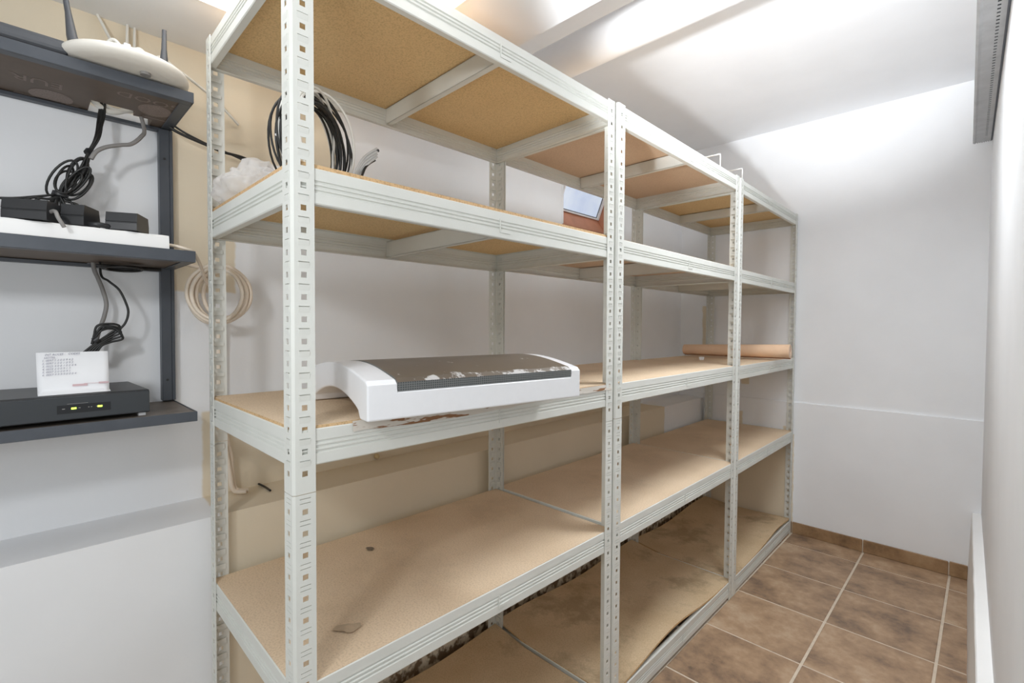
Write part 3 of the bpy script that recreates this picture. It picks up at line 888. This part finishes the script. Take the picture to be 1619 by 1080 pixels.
for k, pts in enumerate(([(-.022, .012, .074), (-.026, .026, .082), (-.04, .044, .066), (-.05, .054, .030)],
                         [(-.022, -.008, .074), (-.026, -.020, .084), (-.04, -.034, .066), (-.05, -.040, .030)])):
    b = MB(); b.tube(spline(pts, 6), .0035, 8); b.build('patch_lead', M_wcord, wr_)
# loose cables rising from the router to the ceiling and along the wall
b = MB(); b.tube(spline([(-.075, -.150, 1.70), (-.12, -.142, 1.76), (-.17, -.150, 1.815), (-.192, -.165, 1.8615)], 6), .0032, 8)
b.tube(spline([(-.08, -.122, 1.70), (-.16, -.118, 1.76), (-.192, -.112, 1.8615)], 6), .003, 8)
b.tube(spline([(-.085, -.110, 1.70), (-.165, -.104, 1.76), (-.194, -.098, 1.8615)], 6), .003, 8)
tag(b.build('data_cable', M_wcord), 'thin white data cables rising from the round router into the low ceiling', 'cable')
b = MB(); b.tube(spline([(-.068, -.090, 1.70), (-.09, -.072, 1.765), (-.115, -.03, 1.762), (-.135, .01, 1.752), (-.16, .06, 1.735), (-.19, .12, 1.70)], 8), .0032, 8)
tag(b.build('data_cable', M_wcord), 'white data cable running from the round router towards the shelving posts', 'cable')
b = MB()
b.tube(spline([(-.165, -.052, 1.668), (-.152, -.033, 1.633), (-.15, .04, 1.613), (-.15, .075, 1.606), (-.15, .134, 1.600), (-.12, .22, 1.55), (-.08, .30, 1.48)], 8), .0036, 8)
b.tube(spline([(-.175, -.058, 1.672), (-.160, -.02, 1.640), (-.155, .035, 1.619), (-.15, .10, 1.602), (-.13, .20, 1.565), (-.08, .29, 1.49)], 8), .0026, 8)
tag(b.build('power_cable', M_cord), 'pair of black cables running along the wall from the wall shelf to the shelving', 'cable')

# bundle of black cords between the top and middle board
cb = thing('cord_bundle', 'tied bundle of looped black cords hanging behind the adapters on the middle board', 'cable', (-.12, -.22, 1.36))
def rel(pts, o=(-.12, -.22, 1.36)): return [(p[0] - o[0], p[1] - o[1], p[2] - o[2]) for p in pts]
rng = random.Random(11)
b = MB()
for k in range(6):
    j = lambda s: rng.uniform(-s, s)
    b.tube(spline(rel([(-.15 + j(.006), -.165 + j(.006), 1.665), (-.14 + j(.004), -.165 + j(.006), 1.615), (-.125 + j(.004), -.172 + j(.006), 1.57), (-.12 + j(.003), -.186 + j(.004), 1.533),
           (-.12 + j(.008), -.203 + j(.010), 1.49), (-.12 + j(.008), -.222 + j(.010), 1.46), (-.12 + j(.004), -.235 + j(.006), 1.430), (-.11 + j(.02), -.245 + j(.022), 1.395), (-.09 + j(.02), -.25 + j(.04), 1.372)]), 7), .0024, 7)
b.build('cord_strand', M_cord, cb)
for k in range(10):
    c = (-.12 + rng.uniform(-.012, .012), -.222 + rng.uniform(-.014, .016), 1.468 + rng.uniform(-.015, .022))
    a = rng.uniform(.010, .017); h = rng.uniform(.026, .042); ph = rng.uniform(.25, .6)
    P = []
    for i in range(25):
        t = 2 * math.pi * i / 24; u_, v_ = a * math.cos(t), h * math.sin(t)
        P.append((c[0] + .01 * math.sin(t + k), c[1] + u_ * math.cos(ph) + v_ * math.sin(ph), c[2] - u_ * math.sin(ph) + v_ * math.cos(ph)))
    b = MB(); b.tube(rel(P), .0023, 7); b.build('cord_loop', M_cord, cb)
for k in range(7):
    dy = (-.055, -.04, -.022, -.008, .010, .022, .035)[k]
    P = [(-.12, -.236, 1.432), (-.118, -.236 + dy * .3, 1.42), (-.115, -.236 + dy * .8, 1.408 + rng.uniform(-.004, .012)), (-.11, -.236 + dy * 1.15, 1.385 + rng.uniform(-.006, .01)), (-.10, -.236 + dy * 1.25, 1.362)]
    b = MB(); b.tube(spline(rel(P), 6), .0024, 7); b.build('cord_loop', M_cord, cb)
b = MB(); b.tube(rel([(-.12, -.2345, 1.436), (-.12, -.2365, 1.428)]), .0135, 12); b.build('cord_tie', M_black, cb)
b = MB(); b.tube(rel([(-.123, -.187, 1.534), (-.12, -.190, 1.528)]), .009, 10); b.build('cord_tie', M_black, cb)
b = MB(); b.tube(spline(rel([(-.12, -.24, 1.432), (-.12, -.27, 1.422), (-.118, -.32, 1.409), (-.115, -.40, 1.405), (-.11, -.5, 1.375)]), 7), .0024, 7); b.build('cord_strand', M_cord, cb)
b = MB(); b.tube(spline([(-.098, -.188, 1.512), (-.099, -.179, 1.530), (-.104, -.162, 1.545), (-.110, -.138, 1.557), (-.114, -.118, 1.566), (-.120, -.100, 1.588), (-.132, -.092, 1.61), (-.15, -.10, 1.665)], 8), .0042, 8)
tag(b.build('grey_cable', M_gcord), 'single grey cable dropping through the cut-out of the wall shelf top board', 'cable')
b = MB()
b.tube(spline([(-.14, -.20, 1.668), (-.145, -.165, 1.640), (-.15, -.14, 1.640), (-.16, -.10, 1.668)], 6), .006, 8); b.tube(spline([(-.15, -.19, 1.670), (-.15, -.15, 1.645), (-.15, -.115, 1.650), (-.155, -.085, 1.67)], 6), .005, 8)
tag(b.build('white_lead', M_wcord), 'white lead sagging in the cable cut-out of the wall shelf top board', 'cable')

# power strip with adapters on the middle board
ps = thing('power_strip', 'long white power strip along the front of the middle board', 'power strip', (.0, -.32, 1.3218))
b = MB(); n = 46; vs = []; fs = []
for i in range(n + 1):
    y = -.30 + .545 * i / n
    wv = .0015 * (math.sin(y * 115))
    x1 = .022
    sec = [(-.036, 0), (x1, 0), (x1 - .002, .0265), (x1 - .005, .030 + wv * .3), (-.030, .030 + wv * .3), (-.034, .0265)]
    vs += [(x, y, z) for x, z in sec]
for i in range(n):
    for k in range(6):
        fs.append((i * 6 + k, i * 6 + (k + 1) % 6, (i + 1) * 6 + (k + 1) % 6, (i + 1) * 6 + k))
b.add(vs, fs); b.add(vs[:6], [(5, 4, 3, 2, 1, 0)]); b.add(vs[-6:], [(0, 1, 2, 3, 4, 5)])
o = bevel(b.build('housing', M_strip, ps), .003, 2, 60)
for k in range(6):
    s_ = MB(); s_.lathe([(.019, .0300), (.0195, .0306), (.0165, .0308)], (-.006, -.25 + k * .088, 0), 24); s_.build('socket', M_strip, ps)
b = MB(); b.tube(spline([(-.005, .243, .014), (-.005, .262, .013), (.0, .28, .008), (-.02, .298, .004), (-.06, .32, -.02), (-.11, .34, -.045), (-.145, .36, -.06)], 6), .0036, 8); b.build('supply_lead', M_cream, ps)
ads = [(-.010, -.370, .064, .070, .036, 'black power adapter at the left edge of the photo, plugged into the power strip'),
       (-.012, -.2755, .064, .066, .037, 'largest black power adapter, with a short cable, in front of the cord bundle'),
       (-.016, -.211, .036, .060, .040, 'black power adapter in the middle, between the largest and the rightmost one'),
       (-.014, -.1390, .052, .066, .036, 'rightmost black power adapter on the power strip, nearest the shelf post')]
for k, (x, y, ly, lx, h, lab) in enumerate(ads):
    z = 1.3218 + .0312
    a = thing('power_adapter', lab, 'power adapter', (x, y, z), 'black adapters on the power strip')
    b = MB()
    prof = [(-lx / 2, .001), (lx / 2, .001), (lx / 2, h * .42), (lx / 2 - .0012, h * .45), (lx / 2 - .0012, h * .48), (lx / 2, h * .5), (lx / 2 - .004, h), (-lx / 2 + .004, h), (-lx / 2, h * .5)]
    b.prism(prof, (0, -ly / 2, 0), (1, 0, 0), (0, 0, 1), (0, ly, 0)); o = bevel(b.build('case', M_black, a), .0018, 2, 50)
    a.rotation_euler = (0, 0, (-.45, -.45, -.50, -.45)[k])
    b = MB(); b.lathe([(.017, -.0004), (.017, .0012)], (0, 0, 0), 20); b.build('plug_base', M_black, a)
    if k == 1:
        b = MB(); b.tube(spline([(.020, .032, .018), (.026, .040, .019), (.033, .046, .015), (.036, .050, .006), (.034, .054, -.003), (.030, .056, -.010)], 6), .0034, 8); b.build('lead', M_gcord, a)
    if k == 3:
        b = MB(); b.tube(spline([(.028, -.020, .006), (.040, -.026, .006), (.046, -.036, .006), (.042, -.050, .005)], 5), .005, 8); b.build('lead', M_black, a)

# cords between the middle and the lower board
b = MB(); b.tube(spline([(-.165, -.185, 1.335), (-.165, -.181, 1.29), (-.162, -.174, 1.266), (-.160, -.166, 1.238), (-.160, -.161, 1.210), (-.160, -.165, 1.183), (-.160, -.172, 1.158), (-.160, -.180, 1.12), (-.162, -.185, 1.036)], 8), .0042, 8)
tag(b.build('grey_cable', M_gcord), 'single grey cable hanging from the middle board behind the paper note', 'cable')
lc = thing('looped_lead', 'thin black lead hanging in an arc with a tied loop behind the paper note', 'cable', (-.12, -.16, 1.15))
r2 = lambda pts: rel(pts, (-.12, -.16, 1.15))
b = MB(); b.tube(spline(r2([(-.15, -.17, 1.335), (-.135, -.172, 1.275), (-.12, -.160, 1.259), (-.12, -.142, 1.240), (-.12, -.129, 1.205), (-.12, -.128, 1.185), (-.12, -.134, 1.166), (-.12, -.145, 1.152)]), 8), .0024, 8); b.build('lead', M_cord, lc)
for k in range(5):
    P = [(-.12, -.190, 1.122), (-.122 + k * .002, -.186 + .003 * k, 1.140 + .003 * k), (-.12, -.180 + .008 * k, 1.162 - .002 * k), (-.118, -.156 + .004 * k, 1.166 - .006 * k), (-.12, -.143 + .001 * k, 1.160 - .007 * k), (-.122, -.158, 1.146 - .005 * k), (-.12, -.186 + .003 * k, 1.122 - .001 * k), (-.12, -.208 + .006 * k, 1.10)]
    b = MB(); b.tube(spline(r2(P), 7), .0024, 7); b.build('lead_loop', M_cord, lc)
b = MB(); b.tube(r2([(-.12, -.186, 1.128), (-.12, -.179, 1.134)]), .008, 10); b.build('lead_tie', M_black, lc)
b = MB(); b.tube(spline(r2([(-.12, -.20, 1.105), (-.125, -.205, 1.08), (-.14, -.205, 1.034)]), 6), .0035, 7); b.build('lead', M_cord, lc)
# coiled lead under the middle board
b = MB()
for k in range(4):
    P = []
    for i in range(29):
        t = 2 * math.pi * i / 28
        P.append((-.135 + .026 * math.cos(t) + .003 * k, -.145 + .033 * math.sin(t) + .004 * k, 1.2945 - .002 * k - .003 * math.cos(t + k)))
    b.tube(P, .0026, 7)
b.tube(spline([(-.14, -.115, 1.293), (-.15, -.09, 1.294), (-.16, -.06, 1.295)], 5), .0035, 7)
tag(b.build('coiled_lead', M_cord), 'small black lead coiled up under the middle board of the wall shelf', 'cable')

# modem box with green lights on the lower board
mb = thing('network_modem', 'flat black network box with two green lights on the lower board', 'modem', (.012, -.110, .9765))
mb.rotation_euler = (0, 0, math.radians(2.5))
b = MB(); b.box((-.205, -.32, .006), (-.003, 0, .054)); bevel(b.build('case', M_black, mb), .003, 2)
b = MB(); b.box((-.003, -.318, .008), (.002, -.001, .0515)); bevel(b.build('front_panel', plain('dark_front_panel', (0.04, 0.045, 0.05), .25), mb), .0015, 2)
b = MB(); b.box((.002, -.142, .020), (.0024, -.064, .036)); b.build('display_strip', plain('display_black', (0.014, 0.015, 0.017), .2), mb)
for y in (-.118, -.080):
    b = MB(); b.box((.0024, y - .004, .0275), (.0032, y + .003, .0305)); b.build('indicator_light', M_led, mb)
b = MB()
for y, w_ in ((-.135, .004), (-.112, .003), (-.098, .002), (-.094, .002), (-.086, .002)): b.box((.0024, y, .0285), (.0027, y + w_, .0298))
b.box((.002, -.128, .0375), (.0023, -.098, .0380)); b.build('front_symbol', M_gcord, mb)
b = MB()
for x in (-.19, -.015):
    for y in (-.30, -.012): b.box((x - .006, y - .006, 0), (x + .006, y + .006, .0075))
b.build('foot', M_wplast, mb)

# handwritten note standing on the modem
pn = thing('paper_note', 'folded white paper with handwritten numbers standing on the network box', 'note', (-.020, -.2765, 1.0312))
PWd, PH = .1045, .0795
b = MB(); n = 12; vs = []; fs = []
for i in range(n + 1):
    y = PWd * i / n; cv = .003 * math.sin(math.pi * i / n)
    prof = [(.024 - .004 * i / n, .0003), (.0, .0035), (-.001 + cv * .2, .010), (-.006 + cv, PH)]
    vs += [(x, y - (.001 if k == 3 else 0), z) for k, (x, z) in enumerate(prof)]
for i in range(n):
    for k in range(3): fs.append((i * 4 + k, (i + 1) * 4 + k, (i + 1) * 4 + k + 1, i * 4 + k + 1))
b.add(vs, fs, 0, True); solidify(b.build('sheet', M_paper, pn), .0004, 0)
lines = [('   INT ACCES :   CODES', .0733), ('  HOTEL :', .0674), ('1. 0097 5 2 0 0 9 4 2', .0622), ('2. 0097 5 0 0 1 0 9 2', .0566), ('3. 0025 4 0 0 1 0 0 4 4', .0512), ('4. 0025 2 0 0 9 1 3', .0458), ('5. 0057 2 0 0 0 9 1', .0404), ('6. 0057 9 9 9 9 0 0 0 4', .0350)]
for s_, z in lines:
    ang = .03
    xx = -.001 - .005 * (z - .010) / .07 + .0032
    # text x -> +y, text y -> +z (slightly leaning back with the sheet)
    mw = Matrix.Translation((xx + .001, .0065, z)) @ Matrix(((0, -.07, 1, 0), (1, 0, 0, 0), (ang, 1, 0, 0), (0, 0, 0, 1)))
    text_mesh('handwriting', s_, .0052, M_ink, pn, mw, .25)
b = MB(); b.box((.0012, .049, .0125), (.0018, .071, .0165)); b.box((.0008, .088, .0150), (.0014, .1035, .0185)); b.box((.0010, .066, .0165), (.0016, .088, .0172)); b.build('pink_print', M_inkpink, pn)

# ------------------------------------------------------------------ cream cable coil on the wall and its drop
wc = thing('hanging_cable_coil', 'coil of cream cable hanging on the wall behind the nearest rear post', 'cable', (-.13, .06, 1.24))
rng = random.Random(5)
for k in range(5):
    loop((rng.uniform(-.02, .02), rng.uniform(-.010, .012), rng.uniform(-.004, .004)), .052 + .004 * k, .060 + .003 * k, .5 + rng.uniform(-.25, .25), rng.uniform(-.15, .15), .0048, M_cream, 'cable_loop', wc, seed=60 + k * 2)
b = MB(); b.tube(spline([(-.04, .0, .06), (-.045, -.03, .068), (-.05, -.08, .078)], 5), .0045, 8); b.build('cable_end', M_cream, wc)
b = MB(); b.tube([(-.068, .0, .062), (-.03, 0, .062)], .004, 8); b.build('hook', M_zinc, wc)
for k, (y0, y1, r_, x) in enumerate(((.066, .088, .006, -.165), (.078, .096, .005, -.175))):
    b = MB(); b.tube(spline([(x, y0 - .004, 1.17), (x, y0 - .006, 1.0), (x, y0 + .002, .88), (x + .002, y0 + .012, .82), (x + .004, y1 - .004, .77), (x + .006, y1 + .004, .728), (x + .02, y1 + .03, .7215)], 8), r_, 8)
    tag(b.build('drop_cable', M_cream), ('thicker cream cable hanging down the wall to the ledge behind the nearest rear post' if k == 0 else 'thinner cream cable hanging beside the thicker one, ending on the ledge'), 'cable', 'cream cables hanging to the ledge')
b = MB(); b.tube(spline([(-.195, .165, .7195), (-.165, .166, .721), (-.14, .168, .720), (-.115, .168, .7195)], 6), .0028, 8)
tag(b.build('cable_offcut', M_cord), 'short black cable offcut lying on the wall ledge under the third shelf', 'cable')
b = MB(); b.lathe([(.006, 0), (.0085, .004), (.009, .010), (.006, .016), (.003, .019)], (0, 0, 0), 14); me = b.mesh('wall_plug', M_foamplug)
me.transform(Matrix.Translation((XU, .531, .728)) @ Matrix.Rotation(math.radians(90), 4, 'Y'))
o = bpy.data.objects.new('wall_plug', me); COL.objects.link(o); tag(o, 'small yellowed plug sticking out of the wall above the ledge', 'wall plug')
